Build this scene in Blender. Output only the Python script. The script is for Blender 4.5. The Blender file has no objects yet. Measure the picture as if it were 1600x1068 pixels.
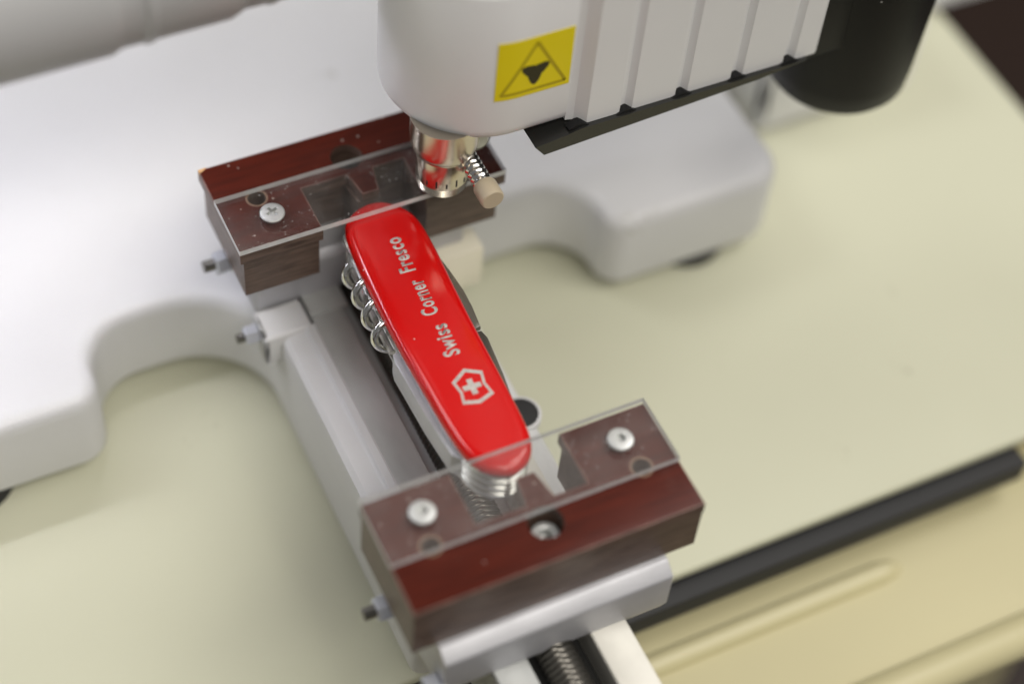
import bpy, bmesh, math, random
from mathutils import Matrix, Vector
random.seed(7)
MM = 0.001
sc = bpy.context.scene
COL = sc.collection

# ------------------------------------------------------------------ camera
cam_d = bpy.data.cameras.new('camera')
cam = bpy.data.objects.new('camera', cam_d)
COL.objects.link(cam)
cam.matrix_world = Matrix(((0.89972, 0.30637, -0.31085, -97.604 * MM),
                           (-0.43092, 0.73664, -0.52122, -194.449 * MM),
                           (0.0693, 0.6029, 0.7948, 394.927 * MM),
                           (0, 0, 0, 1)))
cam_d.sensor_width = 36
cam_d.lens = 65.87
cam_d.clip_start = 0.01
cam_d.clip_end = 50
cam_d.dof.use_dof = True
cam_d.dof.focus_distance = 0.507
cam_d.dof.aperture_fstop = 3.1
cam_d.dof.aperture_blades = 9
sc.camera = cam

# ------------------------------------------------------------------ world, lamps, exposure
world = bpy.data.worlds.new('World')
sc.world = world
world.use_nodes = True
bg = world.node_tree.nodes['Background']
bg.inputs[0].default_value = (1.0, 0.985, 0.96, 1)
bg.inputs[1].default_value = 0.14


def area(name, loc, size, power, color, target=(0.04, 0.07, 0)):
    d = bpy.data.lights.new(name, 'AREA')
    d.shape = 'RECTANGLE'
    d.size, d.size_y = size
    d.energy = power
    d.color = color
    o = bpy.data.objects.new(name, d)
    COL.objects.link(o)
    o.location = loc
    v = Vector(target) - Vector(loc)
    o.rotation_euler = v.to_track_quat('-Z', 'Y').to_euler()
    return o


# ceiling fluorescent panels of the workshop, plus one added fill, about two metres above the bench
area('ceiling_panel_back', (0.72, 1.20, 1.95), (1.8, 0.50), 2.5, (1.0, 0.88, 0.80))
area('ceiling_panel_left', (-0.95, 1.15, 1.8), (0.9, 0.9), 13, (0.97, 0.98, 1.0))
area('ceiling_panel_near', (0.4, -1.0, 1.85), (2.4, 0.7), 37, (1.0, 0.955, 0.88))
area('added_fill_right', (1.35, 0.15, 1.75), (0.6, 1.4), 16, (1.0, 0.97, 0.92))  # unseen fill, added to brighten the table and right side

sc.view_settings.view_transform = 'Standard'
sc.view_settings.look = 'None'
sc.view_settings.exposure = 0.14
sc.view_settings.gamma = 1
sc.view_settings.use_curve_mapping = False
sc.cycles.max_bounces = 10
sc.cycles.transparent_max_bounces = 16
sc.cycles.caustics_reflective = False
sc.cycles.caustics_refractive = False
sc.cycles.use_denoising = True


# ------------------------------------------------------------------ materials
def mat(name, col, rough=0.5, metal=0.0, spec=0.5, coat=0.0, noise=None, bump=None, aniso=0.0, rough_var=0.0):
    """noise=(scale, amount, (sx,sy,sz)) colour variation, bump=(scale, strength, stretch)"""
    m = bpy.data.materials.new(name)
    m.use_nodes = True
    nt = m.node_tree
    b = nt.nodes['Principled BSDF']
    b.inputs['Base Color'].default_value = (*col, 1)
    b.inputs['Roughness'].default_value = rough
    b.inputs['Metallic'].default_value = metal
    b.inputs['Specular IOR Level'].default_value = spec
    b.inputs['Coat Weight'].default_value = coat
    b.inputs['Coat Roughness'].default_value = 0.06
    b.inputs['Anisotropic'].default_value = aniso
    tc = nt.nodes.new('ShaderNodeTexCoord')

    def ntex(scale, stretch, detail=5):
        mp = nt.nodes.new('ShaderNodeMapping')
        mp.inputs['Scale'].default_value = stretch
        nt.links.new(tc.outputs['Object'], mp.inputs[0])
        n = nt.nodes.new('ShaderNodeTexNoise')
        n.inputs['Scale'].default_value = scale
        n.inputs['Detail'].default_value = detail
        nt.links.new(mp.outputs[0], n.inputs['Vector'])
        return n
    if noise:
        n = ntex(noise[0], noise[2])
        r = nt.nodes.new('ShaderNodeValToRGB')
        a = noise[1]
        c2 = noise[3] if len(noise) > 3 else tuple(c * (1 - a) for c in col)
        r.color_ramp.elements[0].position = 0.32
        r.color_ramp.elements[1].position = 0.68
        r.color_ramp.elements[0].color = (*c2, 1)
        r.color_ramp.elements[1].color = (*[min(1, c * (1 + a * 0.4)) for c in col], 1)
        nt.links.new(n.outputs[0], r.inputs[0])
        nt.links.new(r.outputs[0], b.inputs['Base Color'])
    if rough_var:
        n = ntex(45, (1, 1, 1))
        mr = nt.nodes.new('ShaderNodeMapRange')
        mr.inputs['To Min'].default_value = max(0, rough - rough_var)
        mr.inputs['To Max'].default_value = rough + rough_var
        nt.links.new(n.outputs[0], mr.inputs[0])
        nt.links.new(mr.outputs[0], b.inputs['Roughness'])
    if bump:
        n = ntex(bump[0], bump[2], 3)
        bp = nt.nodes.new('ShaderNodeBump')
        bp.inputs['Strength'].default_value = bump[1]
        bp.inputs['Distance'].default_value = 0.0003
        nt.links.new(n.outputs[0], bp.inputs['Height'])
        nt.links.new(bp.outputs[0], b.inputs['Normal'])
    return m


M = {}
M['casting'] = mat('white_powder_coat', (0.62, 0.62, 0.63), 0.42, noise=(14, 0.05, (1, 1, 1)), bump=(1000, 0.4, (1, 1, 1)))
M['white_plastic'] = mat('white_plastic', (0.76, 0.76, 0.765), 0.38, noise=(20, 0.03, (1, 1, 1)), bump=(1800, 0.08, (1, 1, 1)))
M['black_plastic'] = mat('black_plastic', (0.007, 0.007, 0.0075), 0.42, spec=0.3, bump=(2500, 0.15, (1, 1, 1)))
M['black_gloss'] = mat('black_glossy_plastic', (0.014, 0.014, 0.013), 0.22)
M['rubber'] = mat('black_rubber', (0.015, 0.015, 0.016), 0.65)
M['grey_tube'] = mat('grey_enamel', (0.42, 0.42, 0.425), 0.42)
M['table'] = mat('cream_laminate', (0.53, 0.53, 0.405), 0.5, spec=0.3, noise=(4, 0.05, (1, 1, 1)), rough_var=0.08)
def scuffs(m):
    nt = m.node_tree
    b = nt.nodes['Principled BSDF']
    src = b.inputs['Base Color'].links[0].from_socket
    tc = nt.nodes.new('ShaderNodeTexCoord')
    n1 = nt.nodes.new('ShaderNodeTexNoise')
    n1.inputs['Scale'].default_value = 38
    n1.inputs['Detail'].default_value = 4
    n2 = nt.nodes.new('ShaderNodeTexNoise')
    n2.inputs['Scale'].default_value = 420
    n2.inputs['Detail'].default_value = 6
    for n in (n1, n2):
        nt.links.new(tc.outputs['Object'], n.inputs['Vector'])
    r1 = nt.nodes.new('ShaderNodeMapRange')
    r1.inputs['From Min'].default_value = 0.66
    r1.inputs['From Max'].default_value = 0.74
    nt.links.new(n1.outputs[0], r1.inputs[0])
    r2 = nt.nodes.new('ShaderNodeMapRange')
    r2.inputs['From Min'].default_value = 0.5
    r2.inputs['From Max'].default_value = 0.7
    r2.inputs['To Max'].default_value = 0.6
    nt.links.new(n2.outputs[0], r2.inputs[0])
    mu = nt.nodes.new('ShaderNodeMath')
    mu.operation = 'MULTIPLY'
    nt.links.new(r1.outputs[0], mu.inputs[0])
    nt.links.new(r2.outputs[0], mu.inputs[1])
    mx = nt.nodes.new('ShaderNodeMixRGB')
    mx.inputs[2].default_value = (0.22, 0.2, 0.13, 1)
    nt.links.new(mu.outputs[0], mx.inputs[0])
    nt.links.new(src, mx.inputs[1])
    nt.links.new(mx.outputs[0], b.inputs['Base Color'])


def specks(m, scale, size, amount, col=(0.7, 0.68, 0.66)):
    """stray dust grains: small voronoi dots kept only where a coarse noise is high"""
    nt = m.node_tree
    b = nt.nodes['Principled BSDF']
    inp = b.inputs['Base Color']
    tc = nt.nodes.new('ShaderNodeTexCoord')
    vo = nt.nodes.new('ShaderNodeTexVoronoi')
    vo.inputs['Scale'].default_value = scale
    nt.links.new(tc.outputs['Object'], vo.inputs['Vector'])
    lt_ = nt.nodes.new('ShaderNodeMath')
    lt_.operation = 'LESS_THAN'
    lt_.inputs[1].default_value = size
    nt.links.new(vo.outputs['Distance'], lt_.inputs[0])
    sp = nt.nodes.new('ShaderNodeSeparateColor')
    nt.links.new(vo.outputs['Color'], sp.inputs[0])
    g = nt.nodes.new('ShaderNodeMath')
    g.operation = 'LESS_THAN'
    g.inputs[1].default_value = amount
    nt.links.new(sp.outputs[0], g.inputs[0])
    mu = nt.nodes.new('ShaderNodeMath')
    mu.operation = 'MULTIPLY'
    nt.links.new(lt_.outputs[0], mu.inputs[0])
    nt.links.new(g.outputs[0], mu.inputs[1])
    mu2 = nt.nodes.new('ShaderNodeMath')
    mu2.operation = 'MULTIPLY'
    mu2.inputs[1].default_value = 0.7
    nt.links.new(mu.outputs[0], mu2.inputs[0])
    mx = nt.nodes.new('ShaderNodeMixRGB')
    mx.inputs[2].default_value = (*col, 1)
    nt.links.new(mu2.outputs[0], mx.inputs[0])
    if inp.links:
        nt.links.new(inp.links[0].from_socket, mx.inputs[1])
    else:
        mx.inputs[1].default_value = inp.default_value
    nt.links.new(mx.outputs[0], inp)


scuffs(M['table'])
scuffs(M['casting'])
specks(M['black_plastic'], 260, 0.10, 0.12)
M['table_edge'] = mat('pale_edge_band', (0.62, 0.59, 0.46), 0.4)
M['tray'] = mat('olive_cream_paint', (0.52, 0.475, 0.285), 0.4, noise=(5, 0.1, (1, 1, 1)))
M['floor'] = mat('dark_brown_floor', (0.022, 0.008, 0.003), 0.5, noise=(6, 0.4, (1, 12, 1)))
M['alu'] = mat('milled_aluminium', (0.50, 0.51, 0.50), 0.46, metal=0.25, noise=(28, 0.35, (1.6, 0.7, 1)), rough_var=0.06, bump=(1200, 0.04, (8, 1, 1)))
M['alu_soft'] = mat('bead_blasted_aluminium', (0.56, 0.56, 0.59), 0.52, metal=0.6, noise=(55, 0.14, (1, 1, 1)), bump=(1400, 0.2, (1, 1, 1)))
M['cream_alu'] = mat('pale_anodised_rail', (0.68, 0.66, 0.60), 0.42, metal=0.15, noise=(70, 0.12, (1, 1, 1)))
M['cream_block'] = mat('cream_enamel', (0.78, 0.74, 0.60), 0.4)
M['steel'] = mat('polished_steel', (0.78, 0.78, 0.77), 0.14, metal=1.0, rough_var=0.06)
M['steel_sat'] = mat('satin_steel', (0.62, 0.61, 0.59), 0.30, metal=0.9, noise=(200, 0.1, (1, 4, 1)))
M['steel_dark'] = mat('dark_oiled_steel', (0.20, 0.19, 0.17), 0.32, metal=0.9)
M['zinc'] = mat('zinc_plated_steel', (0.66, 0.67, 0.66), 0.42, metal=0.7, noise=(400, 0.15, (1, 1, 1)))
M['zinc_blue'] = mat('pale_blue_zinc', (0.62, 0.64, 0.70), 0.36, metal=0.6)
M['brass_chrome'] = mat('warm_nickel', (0.66, 0.59, 0.49), 0.24, metal=1.0, rough_var=0.05)
M['cream_tip'] = mat('cream_nylon', (0.50, 0.42, 0.30), 0.45)
M['red'] = mat('red_cellidor', (0.53, 0.002, 0.002), 0.15, spec=0.5, rough_var=0.06, bump=(140, 0.012, (1, 1, 1)))
M['print_grey'] = mat('silver_grey_engraving', (0.50, 0.47, 0.44), 0.45, metal=0.1, noise=(900, 0.2, (1, 1, 1)))
M['yellow'] = mat('yellow_vinyl', (0.80, 0.66, 0.0), 0.4)
M['olive_print'] = mat('olive_black_print', (0.44, 0.34, 0.0), 0.5)
M['black_print'] = mat('black_print', (0.03, 0.025, 0.005), 0.5)
M['chip'] = mat('bare_wood_chip', (0.55, 0.33, 0.14), 0.7)
M['dark_slot'] = mat('dark_channel', (0.05, 0.05, 0.048), 0.5, metal=0.3)
M['bore_shade'] = mat('bore_shade_black', (0.02, 0.018, 0.016), 0.5, metal=0.4)  # near-black colour standing for the shade inside the bores
M['rim'] = mat('worn_wood_rim', (0.20, 0.12, 0.08), 0.6)
M['pale_bevel'] = mat('pale_board_bevel', (0.19, 0.10, 0.08), 0.45, noise=(180, 0.6, (1, 1, 1)))
M['tick'] = mat('tick_ink', (0.02, 0.02, 0.02), 0.6)


def wood_side():
    m = mat('laminated_wood_edge', (0.17, 0.11, 0.085), 0.42)
    nt = m.node_tree
    b = nt.nodes['Principled BSDF']
    tc = nt.nodes.new('ShaderNodeTexCoord')
    mp = nt.nodes.new('ShaderNodeMapping')
    mp.inputs['Scale'].default_value = (1.5, 4, 13)
    nt.links.new(tc.outputs['Object'], mp.inputs[0])
    n = nt.nodes.new('ShaderNodeTexNoise')
    n.inputs['Scale'].default_value = 60
    n.inputs['Detail'].default_value = 8
    n.inputs['Roughness'].default_value = 0.65
    nt.links.new(mp.outputs[0], n.inputs['Vector'])
    r = nt.nodes.new('ShaderNodeValToRGB')
    r.color_ramp.elements[0].position = 0.33
    r.color_ramp.elements[0].color = (0.052, 0.032, 0.024, 1)
    r.color_ramp.elements[1].position = 0.66
    r.color_ramp.elements[1].color = (0.15, 0.10, 0.078, 1)
    nt.links.new(n.outputs[0], r.inputs[0])
    nt.links.new(r.outputs[0], b.inputs['Base Color'])
    bp = nt.nodes.new('ShaderNodeBump')
    bp.inputs['Strength'].default_value = 0.3
    bp.inputs['Distance'].default_value = 0.0002
    nt.links.new(n.outputs[0], bp.inputs['Height'])
    nt.links.new(bp.outputs[0], b.inputs['Normal'])
    return m


def wood_top():
    m = mat('red_brown_varnish', (0.085, 0.012, 0.004), 0.34, spec=0.2)
    nt = m.node_tree
    b = nt.nodes['Principled BSDF']
    tc = nt.nodes.new('ShaderNodeTexCoord')
    # grain
    mp = nt.nodes.new('ShaderNodeMapping')
    mp.inputs['Scale'].default_value = (1, 9, 1)
    nt.links.new(tc.outputs['Object'], mp.inputs[0])
    n = nt.nodes.new('ShaderNodeTexNoise')
    n.inputs['Scale'].default_value = 55
    n.inputs['Detail'].default_value = 6
    nt.links.new(mp.outputs[0], n.inputs['Vector'])
    r = nt.nodes.new('ShaderNodeValToRGB')
    r.color_ramp.elements[0].position = 0.3
    r.color_ramp.elements[0].color = (0.046, 0.0058, 0.0022, 1)
    r.color_ramp.elements[1].position = 0.7
    r.color_ramp.elements[1].color = (0.078, 0.0095, 0.0034, 1)
    nt.links.new(n.outputs[0], r.inputs[0])
    # dusty handling smears
    n2 = nt.nodes.new('ShaderNodeTexNoise')
    n2.inputs['Scale'].default_value = 70
    n2.inputs['Detail'].default_value = 10
    n2.inputs['Roughness'].default_value = 0.7
    nt.links.new(tc.outputs['Object'], n2.inputs['Vector'])
    r2 = nt.nodes.new('ShaderNodeValToRGB')
    r2.color_ramp.elements[0].position = 0.58
    r2.color_ramp.elements[0].color = (0, 0, 0, 1)
    r2.color_ramp.elements[1].position = 0.85
    r2.color_ramp.elements[1].color = (0.2, 0.2, 0.2, 1)
    nt.links.new(n2.outputs[0], r2.inputs[0])
    mx = nt.nodes.new('ShaderNodeMixRGB')
    mx.inputs[2].default_value = (0.22, 0.15, 0.13, 1)
    nt.links.new(r2.outputs[0], mx.inputs[0])
    nt.links.new(r.outputs[0], mx.inputs[1])
    nt.links.new(mx.outputs[0], b.inputs['Base Color'])
    return m


def acrylic(name, edge=False):
    """clear sheet: fresnel mix of transparent and glossy, with a thin film of dust and scratches"""
    m = bpy.data.materials.new(name)
    m.use_nodes = True
    nt = m.node_tree
    nt.nodes.clear()
    out = nt.nodes.new('ShaderNodeOutputMaterial')
    tr = nt.nodes.new('ShaderNodeBsdfTransparent')
    gl = nt.nodes.new('ShaderNodeBsdfGlossy')
    gl.inputs['Roughness'].default_value = 0.04
    df = nt.nodes.new('ShaderNodeBsdfDiffuse')
    df.inputs['Color'].default_value = (0.80, 0.81, 0.82, 1) if edge else (0.62, 0.58, 0.56, 1)
    tc = nt.nodes.new('ShaderNodeTexCoord')
    if edge:
        tr.inputs['Color'].default_value = (0.75, 0.77, 0.77, 1)
        mx = nt.nodes.new('ShaderNodeMixShader')
        n = nt.nodes.new('ShaderNodeTexNoise')
        n.inputs['Scale'].default_value = 300
        nt.links.new(tc.outputs['Object'], n.inputs['Vector'])
        mr = nt.nodes.new('ShaderNodeMapRange')
        mr.inputs['To Min'].default_value = 0.6
        mr.inputs['To Max'].default_value = 0.95
        nt.links.new(n.outputs[0], mr.inputs[0])
        nt.links.new(mr.outputs[0], mx.inputs[0])
        nt.links.new(tr.outputs[0], mx.inputs[1])
        nt.links.new(df.outputs[0], mx.inputs[2])
        mx2 = nt.nodes.new('ShaderNodeMixShader')
        mx2.inputs[0].default_value = 0.12
        gl.inputs['Roughness'].default_value = 0.25
        nt.links.new(mx.outputs[0], mx2.inputs[1])
        nt.links.new(gl.outputs[0], mx2.inputs[2])
        nt.links.new(mx2.outputs[0], out.inputs[0])
        return m
    tr.inputs['Color'].default_value = (0.97, 0.975, 0.97, 1)
    fr = nt.nodes.new('ShaderNodeFresnel')
    geo = nt.nodes.new('ShaderNodeNewGeometry')
    ior = nt.nodes.new('ShaderNodeMapRange')      # same reflectance on both faces of the sheet
    ior.inputs['To Min'].default_value = 1.49
    ior.inputs['To Max'].default_value = 1 / 1.49
    nt.links.new(geo.outputs['Backfacing'], ior.inputs[0])
    nt.links.new(ior.outputs[0], fr.inputs['IOR'])
    mx = nt.nodes.new('ShaderNodeMixShader')
    nt.links.new(fr.outputs[0], mx.inputs[0])
    nt.links.new(tr.outputs[0], mx.inputs[1])
    nt.links.new(gl.outputs[0], mx.inputs[2])
    # dust: sparse specks (voronoi) + smeary film (noise)
    vo = nt.nodes.new('ShaderNodeTexVoronoi')
    vo.inputs['Scale'].default_value = 620
    nt.links.new(tc.outputs['Object'], vo.inputs['Vector'])
    r1 = nt.nodes.new('ShaderNodeValToRGB')
    r1.color_ramp.elements[0].position = 0.07
    r1.color_ramp.elements[0].color = (1, 1, 1, 1)
    r1.color_ramp.elements[1].position = 0.13
    r1.color_ramp.elements[1].color = (0, 0, 0, 1)
    nt.links.new(vo.outputs['Distance'], r1.inputs[0])
    n = nt.nodes.new('ShaderNodeTexNoise')
    n.inputs['Scale'].default_value = 90
    n.inputs['Detail'].default_value = 9
    nt.links.new(tc.outputs['Object'], n.inputs['Vector'])
    r2 = nt.nodes.new('ShaderNodeMapRange')
    r2.inputs['From Min'].default_value = 0.45
    r2.inputs['From Max'].default_value = 0.75
    r2.inputs['To Min'].default_value = 0.003
    r2.inputs['To Max'].default_value = 0.035
    nt.links.new(n.outputs[0], r2.inputs[0])
    mul = nt.nodes.new('ShaderNodeMath')
    mul.operation = 'MULTIPLY'
    gate = nt.nodes.new('ShaderNodeMath')
    gate.operation = 'GREATER_THAN'
    gate.inputs[1].default_value = 0.5
    n3 = nt.nodes.new('ShaderNodeTexNoise')
    n3.inputs['Scale'].default_value = 150
    nt.links.new(tc.outputs['Object'], n3.inputs['Vector'])
    nt.links.new(n3.outputs[0], gate.inputs[0])
    nt.links.new(r1.outputs[0], mul.inputs[0])
    nt.links.new(gate.outputs[0], mul.inputs[1])
    mul2 = nt.nodes.new('ShaderNodeMath')
    mul2.operation = 'MULTIPLY'
    mul2.inputs[1].default_value = 0.7
    nt.links.new(mul.outputs[0], mul2.inputs[0])
    add = nt.nodes.new('ShaderNodeMath')
    add.operation = 'ADD'
    add.use_clamp = True
    nt.links.new(mul2.outputs[0], add.inputs[0])
    nt.links.new(r2.outputs[0], add.inputs[1])
    mx2 = nt.nodes.new('ShaderNodeMixShader')
    nt.links.new(add.outputs[0], mx2.inputs[0])
    nt.links.new(mx.outputs[0], mx2.inputs[1])
    nt.links.new(df.outputs[0], mx2.inputs[2])
    nt.links.new(mx2.outputs[0], out.inputs[0])
    return m


M['wood_side'] = wood_side()
M['wood_top'] = wood_top()
specks(M['wood_top'], 420, 0.14, 0.12, (0.5, 0.42, 0.38))
specks(M['red'], 330, 0.09, 0.06, (0.8, 0.6, 0.55))
M['acrylic'] = acrylic('clear_acrylic')
M['acrylic_edge'] = acrylic('sawn_acrylic_edge', True)
led = bpy.data.materials.new('led_strip')
led.use_nodes = True
_b = led.node_tree.nodes['Principled BSDF']
_b.inputs['Emission Color'].default_value = (0.88, 0.87, 1.0, 1)
_b.inputs['Emission Strength'].default_value = 34
M['led'] = led


# ------------------------------------------------------------------ mesh helpers (all input in millimetres)
def finish(name, bm, mats, parent=None, base=None, angle=32, smooth=True):
    bmesh.ops.recalc_face_normals(bm, faces=bm.faces)
    for v in bm.verts:
        v.co *= MM
    me = bpy.data.meshes.new(name)
    bm.to_mesh(me)
    bm.free()
    if not isinstance(mats, (list, tuple)):
        mats = [mats]
    for m in mats:
        me.materials.append(M[m])
    if smooth:
        me.polygons.foreach_set('use_smooth', [True] * len(me.polygons))
        me.set_sharp_from_angle(angle=math.radians(angle))
    o = bpy.data.objects.new(name, me)
    COL.objects.link(o)
    if parent is not None:
        o.parent = parent
        if parent.type == 'EMPTY':
            o.location = -parent.location
    return o


def thing(name, loc, label, cat, group=None):
    o = bpy.data.objects.new(name, None)
    o.empty_display_size = 0.01
    COL.objects.link(o)
    o.location = Vector(loc) * MM
    o['label'] = label
    o['category'] = cat
    if group:
        o['group'] = group
    return o


def box(bm, x0, x1, y0, y1, z0, z1, bev=0.0, seg=2):
    vs = [bm.verts.new((x, y, z)) for z in (z0, z1) for y in (y0, y1) for x in (x0, x1)]
    idx = ((0, 1, 3, 2), (4, 5, 7, 6), (0, 1, 5, 4), (2, 3, 7, 6), (0, 2, 6, 4), (1, 3, 7, 5))
    fs = [bm.faces.new([vs[i] for i in f]) for f in idx]
    if bev:
        es = list({e for f in fs for e in f.edges})
        bmesh.ops.bevel(bm, geom=es, offset=bev, segments=seg, affect='EDGES', profile=0.5)


def prism(bm, pts, z0, z1, mi=0, bev=0.0):
    """vertical prism over a plan polygon"""
    a = [bm.verts.new((x, y, z0)) for x, y in pts]
    b = [bm.verts.new((x, y, z1)) for x, y in pts]
    n = len(pts)
    f1 = bm.faces.new(a)
    f2 = bm.faces.new(b)
    for i in range(n):
        bm.faces.new((a[i], a[(i + 1) % n], b[(i + 1) % n], b[i]))
    if bev:
        bmesh.ops.bevel(bm, geom=list(f2.edges) + list(f1.edges), offset=bev, segments=2, affect='EDGES', profile=0.5)


def prism_x(bm, pts, x0, x1):
    """prism along X over a (y,z) polygon"""
    a = [bm.verts.new((x0, y, z)) for y, z in pts]
    b = [bm.verts.new((x1, y, z)) for y, z in pts]
    n = len(pts)
    bm.faces.new(a)
    bm.faces.new(b)
    for i in range(n):
        bm.faces.new((a[i], a[(i + 1) % n], b[(i + 1) % n], b[i]))


def prism_y(bm, pts, y0, y1):
    a = [bm.verts.new((x, y0, z)) for x, z in pts]
    b = [bm.verts.new((x, y1, z)) for x, z in pts]
    n = len(pts)
    bm.faces.new(a)
    bm.faces.new(b)
    for i in range(n):
        bm.faces.new((a[i], a[(i + 1) % n], b[(i + 1) % n], b[i]))


def loft(bm, rings, cap0=True, cap1=True):
    R = [[bm.verts.new(p) for p in r] for r in rings]
    n = len(R[0])
    for a, b in zip(R, R[1:]):
        for i in range(n):
            bm.faces.new((a[i], a[(i + 1) % n], b[(i + 1) % n], b[i]))
    if cap0:
        bm.faces.new(R[0])
    if cap1:
        bm.faces.new(R[-1])
    return R


def lathe(bm, prof, c, axis='Z', n=48, hexa=False):
    """prof: (radius, height) pairs along the axis; closed caps where r>0"""
    if hexa:
        n = 6
    rings = []
    for r, h in prof:
        ring = []
        for i in range(n):
            t = 2 * math.pi * i / n
            a, b = max(r, 0.001) * math.cos(t), max(r, 0.001) * math.sin(t)
            if axis == 'Z':
                ring.append((c[0] + a, c[1] + b, c[2] + h))
            elif axis == 'X':
                ring.append((c[0] + h, c[1] + a, c[2] + b))
            else:
                ring.append((c[0] + a, c[1] + h, c[2] + b))
        rings.append(ring)
    loft(bm, rings)


def tube(bm, path, radii, n=10):
    rings = []
    prev = None
    for i, p in enumerate(path):
        p = Vector(p)
        t = (Vector(path[min(i + 1, len(path) - 1)]) - Vector(path[max(i - 1, 0)])).normalized()
        if prev is None:
            u = t.orthogonal().normalized()
        else:
            u = (prev - t * prev.dot(t)).normalized()
        prev = u
        w = t.cross(u)
        r = radii[i] if isinstance(radii, (list, tuple)) else radii
        rings.append([tuple(p + r * (math.cos(2 * math.pi * k / n) * u + math.sin(2 * math.pi * k / n) * w)) for k in range(n)])
    loft(bm, rings)


def thread(bm, c, length, r0, depth, pitch, axis, n=28, per=6):
    """a screw thread: the radius follows the helix phase"""
    rings = []
    steps = int(length / pitch * per)
    for i in range(steps + 1):
        h = length * i / steps
        ring = []
        for k in range(n):
            t = 2 * math.pi * k / n
            ph = (h / pitch - k / n) % 1.0
            r = r0 - depth * (abs(ph - 0.5) * 2)
            a, b = r * math.cos(t), r * math.sin(t)
            ring.append((c[0] + h, c[1] + a, c[2] + b) if axis == 'X' else (c[0] + a, c[1] + h, c[2] + b))
        rings.append(ring)
    loft(bm, rings)


def round_poly(pts, rad, seg=10):
    """round the corners of a closed polygon; rad per corner"""
    out = []
    n = len(pts)
    for i in range(n):
        p0, p, p1 = Vector(pts[i - 1]), Vector(pts[i]), Vector(pts[(i + 1) % n])
        r = rad[i] if isinstance(rad, (list, tuple)) else rad
        if r <= 0:
            out.append(tuple(p))
            continue
        a, b = (p0 - p).normalized(), (p1 - p).normalized()
        ang = a.angle(b)
        d = r / math.tan(ang / 2)
        s, e = p + a * d, p + b * d
        cdir = (a + b).normalized()
        c = p + cdir * (r / math.sin(ang / 2))
        v0, v1 = s - c, e - c
        a0 = math.atan2(v0.y, v0.x)
        da = math.atan2(v0.x * v1.y - v0.y * v1.x, v0.dot(v1))
        for k in range(seg + 1):
            t = a0 + da * k / seg
            out.append((c.x + r * math.cos(t), c.y + r * math.sin(t)))
    return out


def offset_poly(pts, d):
    """offset a counter-clockwise polygon inwards by d along vertex normals"""
    out = []
    n = len(pts)
    for i in range(n):
        p0, p, p1 = Vector(pts[i - 1]), Vector(pts[i]), Vector(pts[(i + 1) % n])
        e0, e1 = (p - p0), (p1 - p)
        if e0.length < 1e-6:
            e0 = e1
        if e1.length < 1e-6:
            e1 = e0
        n0 = Vector((-e0.y, e0.x)).normalized()
        n1 = Vector((-e1.y, e1.x)).normalized()
        m = (n0 + n1).normalized()
        k = d / max(0.5, m.dot(n0))
        out.append((p.x + m.x * k, p.y + m.y * k))
    return out


def boolean_cut(o, cutters):
    """subtract the cutters, keep the result as plain mesh data"""
    for c in cutters:
        md = o.modifiers.new('cut', 'BOOLEAN')
        md.operation = 'DIFFERENCE'
        md.solver = 'EXACT'
        md.object = c
    dg = bpy.context.evaluated_depsgraph_get()
    dg.update()
    me = bpy.data.meshes.new_from_object(o.evaluated_get(dg))
    o.modifiers.clear()
    o.data = me
    for c in cutters:
        bpy.data.objects.remove(c)
    me.polygons.foreach_set('use_smooth', [True] * len(me.polygons))
    me.set_sharp_from_angle(angle=math.radians(32))


def cyl_cutter(x, y, r, z0, z1, n=32):
    bm = bmesh.new()
    lathe(bm, [(r, z0), (r, z1)], (x, y, 0), 'Z', n)
    return finish('cutter', bm, 'wood_side')


# ------------------------------------------------------------------ setting: floor and table
bm = bmesh.new()
box(bm, -3000, 3000, -3000, 3000, -760, -740)
floor = finish('floor', bm, 'floor')
floor['kind'] = 'structure'

table = thing('work_table', (0, 200, -760), 'cream laminate work table with black strip below its front edge', 'table')
bm = bmesh.new()
box(bm, -700, 305, 21, 700, -84, -80, 1.2, 3)
finish('table_top', bm, 'table', table)
bm = bmesh.new()
box(bm, -690, 300, 30, 690, -740, -84.5)
finish('cabinet', bm, 'tray', table)
bm = bmesh.new()
box(bm, -600, 221, 15, 29.5, -95.5, -86.0, 1.0, 3)
finish('edge_strip', bm, 'rubber', table)
bm = bmesh.new()
box(bm, -690, 300, -29, 29.5, -109, -103.5)
finish('drawer', bm, 'tray', table)
bm = bmesh.new()
lathe(bm, [(6.0, -690), (6.5, -600), (6.5, 300), (6.0, 301)], (0, -29, -104), 'X', 24)
finish('drawer_lip', bm, 'tray', table)
bm = bmesh.new()
lathe(bm, [(2, -600), (4.0, -598), (4.0, 164), (3.2, 169), (1, 172)], (0, 7.0, -104), 'X', 20)
finish('drawer_rail', bm, 'tray', table)

# ------------------------------------------------------------------ engraving machine: base casting, rails, lead screw
mach = thing('engraving_machine', (40, 120, -80), 'white cast base of the engraving machine with arched feet and a slide rail', 'machine')


def base_outline():
    corners = [(-110, 430), (-110, 120.5), (-41, 120.5), (-41, 146), (10.2, 146), (10.2, 18), (69, 18), (69, 146),
               (122, 146), (122, 121), (187, 121), (187, 430)]
    rad = [10, 12, 9, 16, 25.5, 4, 4, 25.5, 16, 8.5, 12, 10]
    return round_poly(corners, rad, 14)


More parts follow.
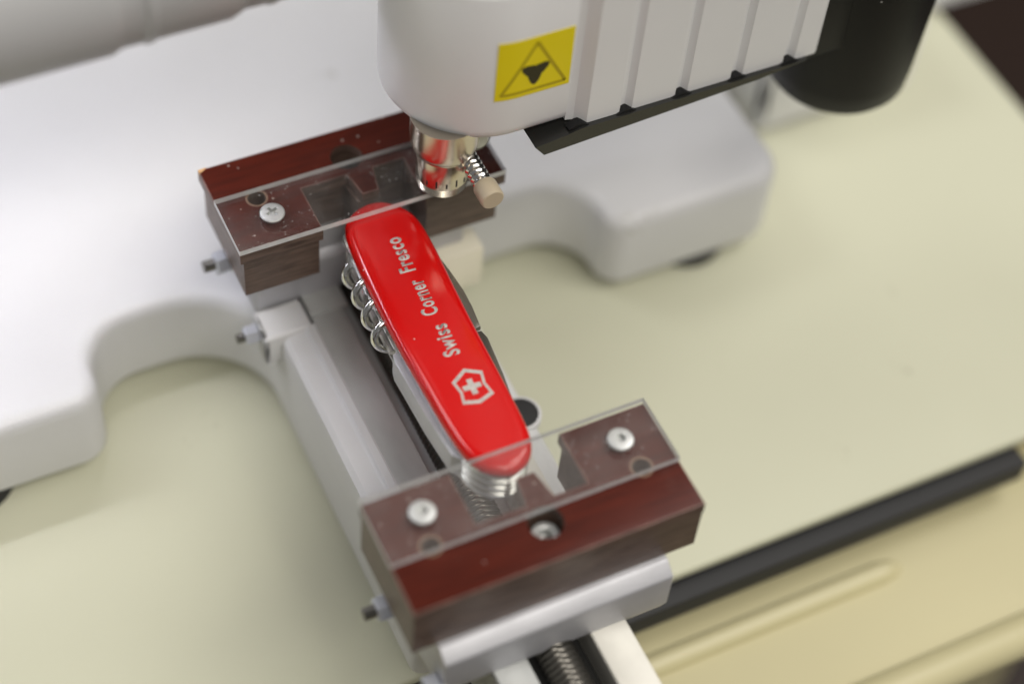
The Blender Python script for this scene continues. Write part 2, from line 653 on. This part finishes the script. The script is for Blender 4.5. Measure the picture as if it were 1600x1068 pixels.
bo = base_outline()
bm = bmesh.new()
rings = []
for d, z in [(1.5, -74), (0.3, -73), (0, -71), (0, -49.5), (0.4, -47.4), (1.3, -45.6), (2.8, -44.5), (5, -44)]:
    rings.append([(x, y, z) for x, y in offset_poly(bo, d)])
loft(bm, rings)
base_o = finish('base_casting', bm, 'casting', mach, angle=40)
for fx, fy in ((-82, 132), (160, 134), (-62, 400), (160, 400), (40, 30)):
    bm = bmesh.new()
    lathe(bm, [(12, -79.95), (13, -79), (12.5, -74.3), (12, -73.5)], (fx, fy, 0), 'Z', 32)
    finish('rubber_foot', bm, 'rubber', mach)
# rails
for x0, x1 in ((20.6, 30.6), (48.6, 59.3)):
    bm = bmesh.new()
    box(bm, x0, x1, -60, 150, -60, -36, 0.5)
    finish('rail', bm, 'alu' if x0 < 30 else 'cream_alu', mach)
bm = bmesh.new()
prism_y(bm, [(10.25, -50), (10.25, -40.5), (10.9, -38.4), (12.4, -37.2), (17.2, -36.7), (17.9, -36.3), (18.4, -35.7), (20.5, -35.7), (21.3, -36.15), (21.3, -50)], 18.5, 116)
finish('neck_pad', bm, 'casting', mach, angle=20)
bm = bmesh.new()
box(bm, 29.5, 49.5, -60, 150, -62, -47)
finish('channel_floor', bm, 'dark_slot', mach)
bm = bmesh.new()
thread(bm, (39.4, -58, -40.5), 208, 5.2, 0.75, 1.7, 'Y')
finish('lead_screw', bm, 'steel_dark', mach)
# fixed end blocks beside the rails
bm = bmesh.new()
box(bm, 5.5, 20.3, 115.2, 126.5, -48, -35.5, 1.2, 3)
finish('end_block', bm, 'casting', mach)
bm = bmesh.new()
box(bm, 59.5, 77.6, 121.5, 131, -50, -33.5, 0.7)
finish('end_block', bm, 'cream_block', mach)
bm = bmesh.new()
box(bm, 20.5, 32.5, 118.5, 128, -37, -35.2, 0.4)
finish('stop_plate', bm, 'alu', mach)
# black plug in a pale boss, right of the slide
bm = bmesh.new()
lathe(bm, [(6.0, -46), (6.0, -43.6), (5.8, -43.4), (5.3, -43.4), (5.1, -43.3), (5.0, -45)], (65.2, 69, 0), 'Z', 40)
finish('plug_boss', bm, 'casting', mach)
bm = bmesh.new()
lathe(bm, [(5.0, -46), (5.0, -43.3), (4.2, -42.6), (1, -42.4)], (65.2, 69, 0), 'Z', 32)
finish('plug', bm, 'rubber', mach)


def bolt_x(parent, x_face, y, z, out=8.0, r=3.4, sub=None):
    """hex nut on a threaded stud leaving the left face of a block"""
    bm = bmesh.new()
    lathe(bm, [(r * 0.82, -4.2), (r, -3.6), (r, -0.5), (r * 0.85, 0)], (x_face, y, z), 'X', hexa=True)
    o = finish('nut', bm, 'zinc_blue', parent, smooth=False)
    bm = bmesh.new()
    lathe(bm, [(r * 0.95, 0.05), (r * 1.1, 0.2), (r * 1.1, 0.9), (r * 0.7, 1.0), (r * 0.7, 4.6)], (x_face, y, z), 'X', 28)
    finish('washer', bm, 'zinc', parent)
    bm = bmesh.new()
    thread(bm, (x_face - out, y, z), out - 0.3, r * 0.52, 0.3, 0.9, 'X', 18, 6)
    finish('stud', bm, 'steel_dark', parent)


bolt_x(mach, 5.5, 121.5, -39, 6.5, 3.0)


# ------------------------------------------------------------------ clamp jaws
W, D, H, PD, Y0 = 80.0, 33.4, 19.4, 13.8, 119.6


def screw_head(parent, x, y, z, r=3.5, name='screw', hexa=False):
    bm = bmesh.new()
    lathe(bm, [(r * 0.9, -0.6), (r, 0), (r * 1.0, 0.35), (r * 0.93, 0.62), (r * 0.75, 0.78), (r * 0.4, 0.85)], (x, y, z), 'Z', 32)
    o = finish(name, bm, 'zinc', parent)
    bm = bmesh.new()                     # recess: a cross of two slots set in the head
    c2 = finish('cutter', bm, 'zinc')
    cutters = []
    bpy.data.objects.remove(c2)
    if hexa:
        bm = bmesh.new()
        lathe(bm, [(r * 0.42, z - 0.45), (r * 0.42, z + 3)], (x, y, 0), 'Z', hexa=True)
        cutters.append(finish('cutter', bm, 'zinc'))
    for k in range(0 if hexa else 2):
        bm = bmesh.new()
        a = math.pi * k / 2 + 0.4
        ca, sa = math.cos(a), math.sin(a)
        L, w = r * 0.5, r * 0.14
        pts = [(x + ca * u - sa * v, y + sa * u + ca * v) for u, v in ((-L, -w), (L, -w), (L, w), (-L, w))]
        prism(bm, pts, z - 0.4, z + 3)
        c = finish('cutter', bm, 'zinc')
        c.location = o.location + (parent.location if parent.type == 'EMPTY' else Vector())
        cutters.append(c)
    for c in cutters:
        c.location = Vector()
    keep = o.location.copy()
    par = o.parent
    o.parent = None
    o.location = Vector()
    boolean_cut(o, cutters)
    o.parent = par
    o.location = keep
    return o


def make_jaw(front, label):
    xo = 0.0 if front else 1.2
    if front:
        fy = lambda y: y
    else:
        fy = lambda y: Y0 + D - y
    base = (xo + W / 2, fy(D / 2), -40)
    j = thing('clamp_jaw', base, label, 'clamp jaw', 'wooden clamp jaws on the slide')
    TS = 4.2                                   # thickness of the top board
    notch = [(24.3, D), (24.3, 17.2), (38.0, 17.2), (39.3, 25.5), (44.3, 25.5), (46.0, 17.2), (55.3, 17.2), (55.3, D)]
    plan = [(0, 0), (W, 0), (W, D)] + notch[::-1] + [(0, D)]
    inner = [(1.2, 0.5), (W - 1.6, 0.5), (W - 1.6, D - 1.0), (56.2, D - 1.0), (56.2, 16.2), (46.8, 16.2), (45.2, 24.5),
             (38.6, 24.5), (37.2, 16.2), (23.4, 16.2), (23.4, D - 1.0), (1.2, D - 1.0)]

    if front:
        inner = [(0.12 if x < 2 else W - 0.12 if x > 78 else x, 0.12 if y < 1 else y) for x, y in inner]

    def tr(pts):
        return [(xo + x, fy(y)) for x, y in pts]
    # top board
    bm = bmesh.new()
    p = tr(plan)
    prism(bm, p, -TS, 0)
    bmesh.ops.recalc_face_normals(bm, faces=bm.faces)
    up = [f for f in bm.faces if abs(f.normal.z) > 0.9 and f.calc_center_median().z > -1]
    bmesh.ops.bevel(bm, geom=list(up[0].edges), offset=0.35, segments=2, affect='EDGES', profile=0.5)
    bm.normal_update()
    for f in bm.faces:
        f.material_index = 0 if f.normal.z > 0.97 else 2 if f.normal.z > 0.1 else 1  # bevelled top edges take a paler colour than the board
    top = finish('jaw_top', bm, ['wood_top', 'wood_side', 'pale_bevel'])
    cut = []
    for hx, hy, r in ((11.5, 15.9, 2.6), (70.2, 16.0, 2.6), (40.5, 10.9, 4.7)):
        cut.append(cyl_cutter(xo + hx, fy(hy), r, -30, 5))
    boolean_cut(top, cut)
    top.parent = j
    top.location = -j.location
    # lower body
    bm = bmesh.new()
    prism(bm, tr(inner), -H, -TS - 0.05)
    body = finish('jaw_block', bm, 'wood_side')
    cut = []
    for hx, hy, r in ((11.5, 15.9, 2.6), (70.2, 16.0, 2.6), (40.5, 10.9, 4.7)):
        cut.append(cyl_cutter(xo + hx, fy(hy), r, -30, 5))
    boolean_cut(body, cut)
    body.parent = j
    body.location = -j.location
    if front:
        bm = bmesh.new()
        lathe(bm, [(3.9, -13), (3.9, -5.5), (3.6, -4.8), (2.3, -4.6), (1.9, -4.9), (1.8, -8), (0.2, -8.1)], (xo + 40.5, fy(10.2), 0), 'Z', 32)
        finish('socket_screw', bm, 'zinc', j)
    else:
        bm = bmesh.new()
        prism(bm, [(xo + 0.05, fy(0.02)), (xo + 2.6, fy(-0.05)), (xo + 1.3, fy(0.9)), (xo - 0.05, fy(1.4))], -1.2, 0.08)
        finish('chipped_corner', bm, 'chip', j)
    # dark inserts added as painted shade deep in the bores, pale worn rims round the small ones
    for hx, hy, r in ((11.5, 15.9, 2.6), (70.2, 16.0, 2.6)) + (() if front else ((40.5, 10.9, 4.7),)):
        bm = bmesh.new()
        lathe(bm, [(r - 0.05, -19.3), (r - 0.05, -7.5), (r * 0.7, -7.0), (0.2, -7.0)], (xo + hx, fy(hy), 0), 'Z', 28)
        finish('bore_shade_insert', bm, 'bore_shade', j)
    for hx, hy in ((11.5, 15.9), (70.2, 16.0)):
        bm = bmesh.new()
        n = 36
        rr = [[bm.verts.new((xo + hx + r_ * math.cos(2 * math.pi * q / n), fy(hy) + r_ * math.sin(2 * math.pi * q / n), z_)) for q in range(n)]
              for r_, z_ in ((2.62, -0.9), (2.55, 0.02), (3.15, 0.04), (3.2, -0.2))]
        for a_, b_ in zip(rr, rr[1:]):
            for q in range(n):
                bm.faces.new((a_[q], a_[(q + 1) % n], b_[(q + 1) % n], b_[q]))
        finish('bore_rim', bm, 'rim', j)
    # clear cover plate
    PT = 1.9
    bm = bmesh.new()
    y0, y1 = sorted((fy(PD), fy(D + 0.4)))
    box(bm, xo - 0.2, xo + W - 0.1, y0, y1, 0.06, PT)
    bmesh.ops.recalc_face_normals(bm, faces=bm.faces)
    for f in bm.faces:
        f.material_index = 0 if abs(f.normal.z) > 0.5 else 1
    finish('cover_plate', bm, ['acrylic', 'acrylic_edge'], j, smooth=False)
    for sx, sy in ((12.9, 24.3), (68.2, 24.4)):
        screw_head(j, xo + sx, fy(sy), PT + 0.05, hexa=front)
    # aluminium carrier under the wood (profile in y,z)
    bm = bmesh.new()
    prof = [(-1.4, -19.5), (-5.3, -22.4), (-5.3, -35.8), (-3.5, -40.5), (24, -40.5), (26.5, -37), (26.5, -22), (24.5, -19.5)]
    prism_x(bm, [(fy(a), b) for a, b in prof], xo + 6.8, xo + 71.6)
    bmesh.ops.bevel(bm, geom=list(bm.edges), offset=0.5, segments=2, affect='EDGES', profile=0.5)
    car = finish('carrier', bm, 'alu_soft')
    bmc = bmesh.new()      # the slot that clears rails and screw
    box(bmc, 19.3, 60.4, min(fy(-20), fy(60)), max(fy(-20), fy(60)), -60, -35.9)
    bmc2 = bmesh.new()
    lathe(bmc2, [(6.4, -100), (6.4, 300)], (39.4, 0, -40.5), 'Y', 40)
    boolean_cut(car, [finish('cutter', bmc, 'alu'), finish('cutter', bmc2, 'alu')])
    car.parent = j
    car.location = -j.location
    bolt_x(j, xo + 2.6, fy(19.0) if front else 139.5, -28 if front else -25.5, 7.5, 3.6)
    if front:
        bolt_x(j, xo + 6.8, fy(-3.0), -35, 8.0)
    return j


jf = make_jaw(True, 'wooden clamp jaw nearest the camera, under a hazy clear plate, threaded rod below')
jb = make_jaw(False, 'dark wooden clamp jaw behind the knife, beneath the metal spindle, chipped corner')

# ------------------------------------------------------------------ pocket knife
KC, KA = (40.6, 75.4), math.radians(2.72)
ax, bx_ = (math.sin(KA), math.cos(KA)), (math.cos(KA), -math.sin(KA))


def kp(s, w, z=None):
    x = KC[0] + s * ax[0] + w * bx_[0]
    y = KC[1] + s * ax[1] + w * bx_[1]
    return (x, y) if z is None else (x, y, z)


def smooth_closed(pts, n=6):
    """Catmull-Rom through closed control points"""
    out = []
    m = len(pts)
    for i in range(m):
        p0, p1, p2, p3 = (Vector(pts[(i + k - 1) % m]) for k in range(4))
        for k in range(n):
            t = k / n
            v = 0.5 * ((2 * p1) + (-p0 + p2) * t + (2 * p0 - 5 * p1 + 4 * p2 - p3) * t * t + (-p0 + 3 * p1 - 3 * p2 + p3) * t ** 3)
            out.append((v.x, v.y))
    return out


K_OUT = smooth_closed([(47.2, -7.9), (42.6, -11.2), (33, -12.2), (16, -12.2), (0, -11.6), (-15, -10.6), (-30, -9.4), (-38.5, -7.9), (-43.6, -5.2),
                       (-46.6, -0.6), (-46.8, 3.2), (-44.4, 7.4), (-39.5, 9.9), (-32, 10.6), (-15, 10.4), (0, 10.1), (15, 10.1), (28, 10.2), (39, 9.5),
                       (45.0, 6.9), (48.7, 2.4), (49.4, -2.6)], 5)


def kring(inset, z, grow=0.0):
    r = []
    for s, w in K_OUT:
        c = -0.6
        r.append(kp(s * (1 - inset / 47.0), c + (w - c) * (1 - inset / 11.3), z))
    return r


knife = thing('pocket_knife', (KC[0], KC[1], -19.4), 'red folding pocket knife with grey lettering and shield, clamped between the two wooden jaws', 'pocket knife')
KT = -0.2
bm = bmesh.new()
loft(bm, [kring(i, KT + z) for i, z in ((0.25, -3.7), (0.0, -3.2), (0.0, -2.3), (0.22, -1.5), (0.65, -0.85), (1.25, -0.42), (2.0, -0.17), (3.0, -0.05), (4.2, 0.0))])
scale_top = finish('handle_scale', bm, 'red', knife, angle=60)
bm = bmesh.new()
loft(bm, [kring(i, z) for i, z in ((6.0, -19.3), (4.0, -19.0), (2.9, -18.2), (2.5, -16.8), (2.6, -15.8))])
finish('handle_scale', bm, 'red', knife, angle=60)
zz = KT - 3.75
k = 0
while zz > -15.5:
    bm = bmesh.new()
    loft(bm, [kring(0.35, zz), kring(0.35, zz - 0.55)])
    finish('liner', bm, 'steel', knife)
    zz -= 0.6
    if zz < -15.3:
        break
    th = 2.3
    bm = bmesh.new()
    loft(bm, [kring(1.0, zz), kring(0.85, zz - 0.2), kring(0.85, zz - th + 0.2), kring(1.0, zz - th)])
    finish('back_spring', bm, 'steel_sat', knife)
    zz -= th + 0.05
    k += 1


def tool(name, poly, z0, z1, m):
    bm = bmesh.new()
    prism(bm, [kp(s, w) for s, w in poly], z1, z0, bev=0.25)
    finish(name, bm, m, knife)


tool('can_opener', [(31, 8.6), (30, 10.6), (22, 11.9), (14, 12.9), (8, 13.0), (3.2, 12.4), (1.0, 12.6), (0.6, 9.0)], -4.9, -6.7, 'steel_dark')
tool('bottle_opener', [(0.2, 9.0), (-0.4, 12.2), (-3, 13.0), (-9, 12.6), (-16, 12.2), (-24, 11.4), (-30, 10.4), (-31, 8.6)], -4.9, -6.7, 'steel_dark')
tool('blade', [(36, 8.4), (30, 10.7), (10, 11.7), (-14, 11.6), (-30, 10.9), (-35, 9.0)], -8.2, -10.2, 'steel')
tool('reamer', [(36.5, -10.2), (33, -12.8), (12, -12.9), (4, -12.4), (3, -10.2)], -8.3, -10.2, 'steel_sat')
tool('spring_bar', [(2.0, -10.4), (1.0, -12.6), (-1.5, -13.1), (-20, -11.6), (-34, -9.9), (-37, -7.4)], -6.2, -14.6, 'alu_soft')
tool('screwdriver_tip', [(46.8, -6.0), (46.2, -9.2), (43.0, -11.8), (37, -12.0), (37, -9.0)], -5.2, -7.2, 'steel')
# corkscrew: a tapering wire helix folded along the left side
path, rad = [], []
turns, npt = 3.9, 200
for i in range(npt + 1):
    t = i / npt
    a = 2 * math.pi * turns * t + 2.2
    s = 33.0 - 30.0 * t
    rr = 4.2
    path.append(kp(s, -10.8 + rr * math.cos(a), -8.2 + rr * math.sin(a)))
    rad.append(1.1 if t < 0.8 else 1.1 - 0.7 * (t - 0.8) / 0.2)
bm = bmesh.new()
tube(bm, path, rad, 12)
finish('corkscrew', bm, 'steel', knife, angle=80)
# lettering
def word(txt, s0, s1, w_base, cap, parent):
    cu = bpy.data.curves.new('t', 'FONT')
    cu.body = txt
    cu.size = 1.0
    cu.offset = 0.029
    cu.space_character = 1.15
    cu.resolution_u = 6
    cu.extrude = 0.0
    ob = bpy.data.objects.new('t', cu)
    COL.objects.link(ob)
    dg = bpy.context.evaluated_depsgraph_get()
    dg.update()
    me = bpy.data.meshes.new_from_object(ob.evaluated_get(dg))
    bpy.data.objects.remove(ob)
    bm = bmesh.new()
    bm.from_mesh(me)
    xs = [v.co.x for v in bm.verts]
    x0, x1 = min(xs), max(xs)
    kx = (s1 - s0) / (x1 - x0)
    ky = cap / 0.70
    for v in bm.verts:
        s = s0 + (v.co.x - x0) * kx
        w = w_base - v.co.y * ky
        v.co = Vector(kp(s, w, KT + 0.03))
    g = bmesh.ops.extrude_face_region(bm, geom=list(bm.faces))
    for e in g['geom']:
        if isinstance(e, bmesh.types.BMVert):
            e.co.z += 0.05
    o = finish('lettering', bm, 'print_grey', parent, smooth=False)
    return o


word('Swiss', -8.8, 2.0, 2.5, 4.35, scale_top)
word('Corner', 5.7, 18.3, 2.1, 4.35, scale_top)
word('Fresco', 21.6, 34.3, 1.6, 4.35, scale_top)
# shield outline and cross
SC = (-19.8, 1.4)
sh = [(2.9, -4.6), (6.1, 0.0), (3.8, 4.4), (0.0, 3.75), (-4.0, 4.6), (-5.7, 0.0), (-4.5, -4.4), (-0.9, -3.75)]


def flat_solid(bm, outer, inner=None, z=KT + 0.03, h=0.05):
    if inner is None:
        prism(bm, [kp(SC[0] + s, SC[1] + w) for s, w in outer], z, z + h)
        return
    n = len(outer)
    A = [[bm.verts.new(kp(SC[0] + s, SC[1] + w, zz_)) for s, w in ring] for ring in (outer, inner) for zz_ in (z, z + h)]
    o0, o1, i0, i1 = A
    for i in range(n):
        j2 = (i + 1) % n
        bm.faces.new((o1[i], o1[j2], i1[j2], i1[i]))
        bm.faces.new((o0[i], o0[j2], i0[j2], i0[i]))
        bm.faces.new((o0[i], o0[j2], o1[j2], o1[i]))
        bm.faces.new((i0[i], i0[j2], i1[j2], i1[i]))


bm = bmesh.new()
flat_solid(bm, sh, [(s * 0.80, w * 0.80) for s, w in sh])
finish('shield_emblem', bm, 'print_grey', scale_top, smooth=False)
bm = bmesh.new()
a, b = 0.78, 2.5
flat_solid(bm, [(a, -b), (a, -a), (b, -a), (b, a), (a, a), (a, b), (-a, b), (-a, a), (-b, a), (-b, -a), (-a, -a), (-a, -b)])
finish('cross_emblem', bm, 'print_grey', scale_top, smooth=False)

# ------------------------------------------------------------------ engraving head
head = thing('engraver_unit', (62, 120, 4), 'white ribbed engraving head with yellow warning sticker, black end cap and metal spindle', 'engraving head')
# nose: half-round front seen from above, running straight to the first rib
NC, NR = (76.0, 134.0), 26.5


def nose_plan(r):
    pts = []
    for i in range(49):
        t = math.radians(90 + 180 * i / 48)
        pts.append((NC[0] + r * math.cos(t), NC[1] + r * math.sin(t)))
    pts += [(91.2 - (NR - r) * 0.1, NC[1] - r), (91.2 - (NR - r) * 0.1, NC[1] + r)]
    return pts


bm = bmesh.new()
loft(bm, [[(x, y, z) for x, y in nose_plan(r)] for r, z in
          ((21.5, 28.0), (23.6, 28.3), (25.2, 29.3), (26.2, 30.9), (26.5, 33), (26.5, 79.0), (26.2, 79.6), (25.0, 79.9), (24.6, 80.6), (25.0, 81.4), (25.4, 83), (25.4, 135), (24, 137))])
finish('nose', bm, 'white_plastic', head, angle=40)
# ribbed motor housing
fx = [88.6, 92.0, 108.6, 126.0, 143.6, 160.6, 172.6]
plan = [(91.4, 152)]
plan += [(91.4, 108.2), (93.6, 107.6), (96.4, 105.0)]
for gx in (108.6, 126.0, 143.6, 160.6):
    plan += [(gx - 2.2, 105.0), (gx - 1.1, 106.5), (gx + 0.2, 106.7), (gx + 1.7, 105.0)]
plan += [(169.0, 105.0), (172.0, 107.0), (172.6, 110), (172.6, 152)]
bm = bmesh.new()
prism(bm, plan, 28.8, 137)
finish('housing', bm, 'white_plastic', head, angle=25)
# black glossy tray below the housing
bm = bmesh.new()
prism_y(bm, [(80.5, 26.6), (83.5, 22.6), (150, 26.6), (166, 28.7), (94, 28.7), (90, 27.8)], 103.6, 148)
finish('underside_tray', bm, 'black_gloss', head)
for gx in (94.0, 108.5, 125.9, 143.5, 160.5):
    bm = bmesh.new()
    prism_y(bm, [(gx - 3.2, 28.75), (gx - 1.4, 29.6), (gx - 0.6, 29.9), (gx + 0.6, 29.9), (gx + 1.4, 29.6), (gx + 3.0, 28.75)], 104.3, 106.9)
    finish('clip', bm, 'black_plastic', head)
# black end cap
bm = bmesh.new()
lathe(bm, [(2, -0.8), (12, -0.6), (18.4, 0.0), (20.2, 1.2), (21.8, 3.5), (22.3, 10), (23.0, 40), (24.2, 90), (24.4, 140), (20, 142)], (194.0, 122.8, -3), 'Z', 72)
finish('end_cap', bm, 'black_plastic', head, angle=40)
bm = bmesh.new()
box(bm, 164, 186, 105.6, 140, 26.0, 134, 0.8, 3)
finish('end_cap_mount', bm, 'black_plastic', head)
# sticker, bent around the nose
NP = [(NC[0] + NR * math.cos(math.radians(a_)), NC[1] + NR * math.sin(math.radians(a_))) for a_ in range(200, 271, 2)] + [(88.2, NC[1] - NR)]


def on_nose(x, z, off):
    """point of the nose front at plan coordinate x, lifted by off"""
    if x >= NC[0]:
        return (x, NC[1] - NR - off, z)
    dx = x - NC[0]
    ang = math.asin(max(-1, min(1, dx / NR)))
    return (NC[0] + (NR + off) * math.sin(ang), NC[1] - (NR + off) * math.cos(ang), z)


def decal(bm, polys, off, thick=0.06, nsub=1):
    for poly in polys:
        a = [bm.verts.new(on_nose(x, z, off)) for x, z in poly]
        b = [bm.verts.new(on_nose(x, z, off + thick)) for x, z in poly]
        n = len(poly)
        bm.faces.new(a)
        bm.faces.new(b)
        for i in range(n):
            bm.faces.new((a[i], a[(i + 1) % n], b[(i + 1) % n], b[i]))


SX0, SX1, SZ0, SZ1 = 69.2, 90.6, 44.0, 64.4
strips = []
NS = 16
for i in range(NS):
    xa, xb = SX0 + (SX1 - SX0) * i / NS, SX0 + (SX1 - SX0) * (i + 1) / NS
    strips.append((xa, xb))
bm = bmesh.new()
rows = [[bm.verts.new(on_nose(SX0 + (SX1 - SX0) * i / NS, z, o_)) for i in range(NS + 1)] for z, o_ in ((SZ0, 0.05), (SZ0, 0.2), (SZ1, 0.2), (SZ1, 0.05))]
for r0, r1 in zip(rows, rows[1:] + rows[:1]):
    for i in range(NS):
        bm.faces.new((r0[i], r0[i + 1], r1[i + 1], r1[i]))
stk = finish('warning_sticker', bm, 'yellow', head)


def bar2(x0, z0, x1, z1, w, n=8):
    """straight printed line cut into short quads so that it follows the bend"""
    d = Vector((x1 - x0, z1 - z0))
    L = d.length
    d /= L
    nrm = Vector((-d.y, d.x)) * w / 2
    res = []
    for i in range(n):
        a_ = Vector((x0, z0)) + d * L * i / n
        b_ = Vector((x0, z0)) + d * L * (i + 1) / n
        res.append([tuple(a_ - nrm), tuple(b_ - nrm), tuple(b_ + nrm), tuple(a_ + nrm)])
    return res


cx, cz = (SX0 + SX1) / 2 + 0.1, 51.2
T = [(cx, 62.4), (cx - 9.3, 45.8), (cx + 9.3, 45.8)]
bm = bmesh.new()
for (a_, b_) in ((0, 1), (1, 2), (2, 0)):
    decal(bm, bar2(*T[a_], *T[b_], 0.9), 0.22)
finish('triangle_print', bm, 'olive_print', stk)
bm = bmesh.new()
sym = []
for k_ in range(3):
    an = math.radians(90 + 60 + 120 * k_)
    ca, sa = math.cos(an), math.sin(an)
    loc = [(-0.2, -1.9), (1.6, -1.9), (3.6, -1.1), (4.5, -0.3), (4.5, 0.3), (3.6, 1.1), (1.6, 1.9), (-0.2, 1.9)]
    sym.append([(cx + ca * u - sa * v, cz + 0.8 + sa * u + ca * v) for u, v in loc])
for i_, pl in enumerate(sym):
    decal(bm, [pl], 0.24 + 0.01 * i_)
finish('symbol_print', bm, 'black_print', stk)
# spindle below the nose
SP = (61.4, 120.2, 0)
bm = bmesh.new()
prof = [(3.0, 4.0), (5.6, 4.2), (6.3, 4.7)]
z = 5.0
for i in range(4):
    prof += [(6.9 + 0.12 * i, z), (7.1 + 0.12 * i, z + 0.35), (6.75 + 0.12 * i, z + 0.7)]
    z += 0.8
prof += [(7.4, z), (7.5, z + 0.3), (7.5, 16.5), (7.2, 17.2), (7.2, 17.8), (8.6, 19.2), (9.4, 21.5), (9.6, 24), (9.6, 31)]
lathe(bm, prof, SP, 'Z', 64)
spin = finish('spindle', bm, 'brass_chrome', head, angle=50)
for i in range(9):
    an = math.radians(-150 + 22 * i)
    bm = bmesh.new()
    h = 2.6 if i % 2 else 1.8
    w2 = 0.26
    ps = []
    for da, zz2 in ((-w2 / 7.5, 9.2), (w2 / 7.5, 9.2), (w2 / 7.5, 9.2 + h), (-w2 / 7.5, 9.2 + h)):
        ps.append((math.cos(an + da), math.sin(an + da), zz2))
    a_ = [bm.verts.new((SP[0] + 7.46 * c_, SP[1] + 7.46 * s_, z_)) for c_, s_, z_ in ps]
    b_ = [bm.verts.new((SP[0] + 7.54 * c_, SP[1] + 7.54 * s_, z_)) for c_, s_, z_ in ps]
    bm.faces.new(a_)
    bm.faces.new(b_)
    for q in range(4):
        bm.faces.new((a_[q], a_[(q + 1) % 4], b_[(q + 1) % 4], b_[q]))
    finish('tick_mark', bm, 'tick', spin)
# locking screw beside the spindle, pointing at the camera
LS = (67.2, 0, 14.6)
bm = bmesh.new()
thread(bm, (LS[0], 105.2, LS[2]), 18, 2.9, 0.55, 1.8, 'Y', 24, 8)
lock = finish('locking_screw', bm, 'steel', head)
bm = bmesh.new()
lathe(bm, [(3.0, 100.2), (3.3, 100.5), (3.4, 101.2), (3.4, 105.6), (3.1, 106.2)], (LS[0], 0, LS[2]), 'Y', 36)
finish('locking_screw_tip', bm, 'cream_tip', lock)
bm = bmesh.new()
lathe(bm, [(5.4, 14), (5.8, 15), (5.8, 28.2)], (71.5, 124.5, 0), 'Z', 32)
finish('screw_collar', bm, 'steel_dark', head)
bm = bmesh.new()
lathe(bm, [(2.2, 0), (3.0, 0.8), (3.0, 4.0), (2.4, 4.6)], (69.5, 114.6, 22.3), 'Y', 28)
finish('set_screw', bm, 'zinc', head)

# ------------------------------------------------------------------ tubular lamp over the base
lamp = thing('tube_lamp', (-20, 150, 63), 'grey tubular lamp arm above the white base, light glowing beneath it', 'lamp')
bm = bmesh.new()
lathe(bm, [(20, -260), (22, -258), (22, -22.5), (21.6, -21.5), (20.9, -20.0), (20.9, -14.2), (21.5, -13.6), (21.5, -12.2), (20.9, -11.4), (20.9, 8), (19.9, 11), (19.4, 12), (19.4, 18), (19.9, 18.6), (19.9, 20.2), (19.4, 20.8), (19.4, 49), (18, 50)],
      (0, 150, 85), 'X', 72)
lt = finish('lamp_tube', bm, 'grey_tube', lamp, angle=25)
bm = bmesh.new()
box(bm, -140, -8, 166.0, 171.6, 69.5, 73.5, 0.4)
finish('light_strip', bm, 'led', lamp)

# ------------------------------------------------------------------ things standing on the table, far right
def rounded_box(name, x0, x1, y0, y1, z0, z1, m, label, cat, lid=None):
    t = thing(name, ((x0 + x1) / 2, (y0 + y1) / 2, z0), label, cat)
    bm = bmesh.new()
    box(bm, x0, x1, y0, y1, z0, z1, 3.5, 4)
    finish('body', bm, m, t)
    bm = bmesh.new()
    box(bm, x0 + 4, x1 - 4, y0 + 4, y1 - 4, z1 - 0.3, z1 + 1.2, 0.6, 2)
    finish('lid', bm, m, t)
    return t


rounded_box('plastic_box', 206, 272, 166, 260, -79.95, -46, 'white_plastic', 'white plastic box on the table right behind the black end cap', 'box')
rounded_box('paper_tray', 283, 340, 196, 300, -79.95, -68, 'white_plastic', 'pale blurred tray at the far right corner of the table', 'tray')
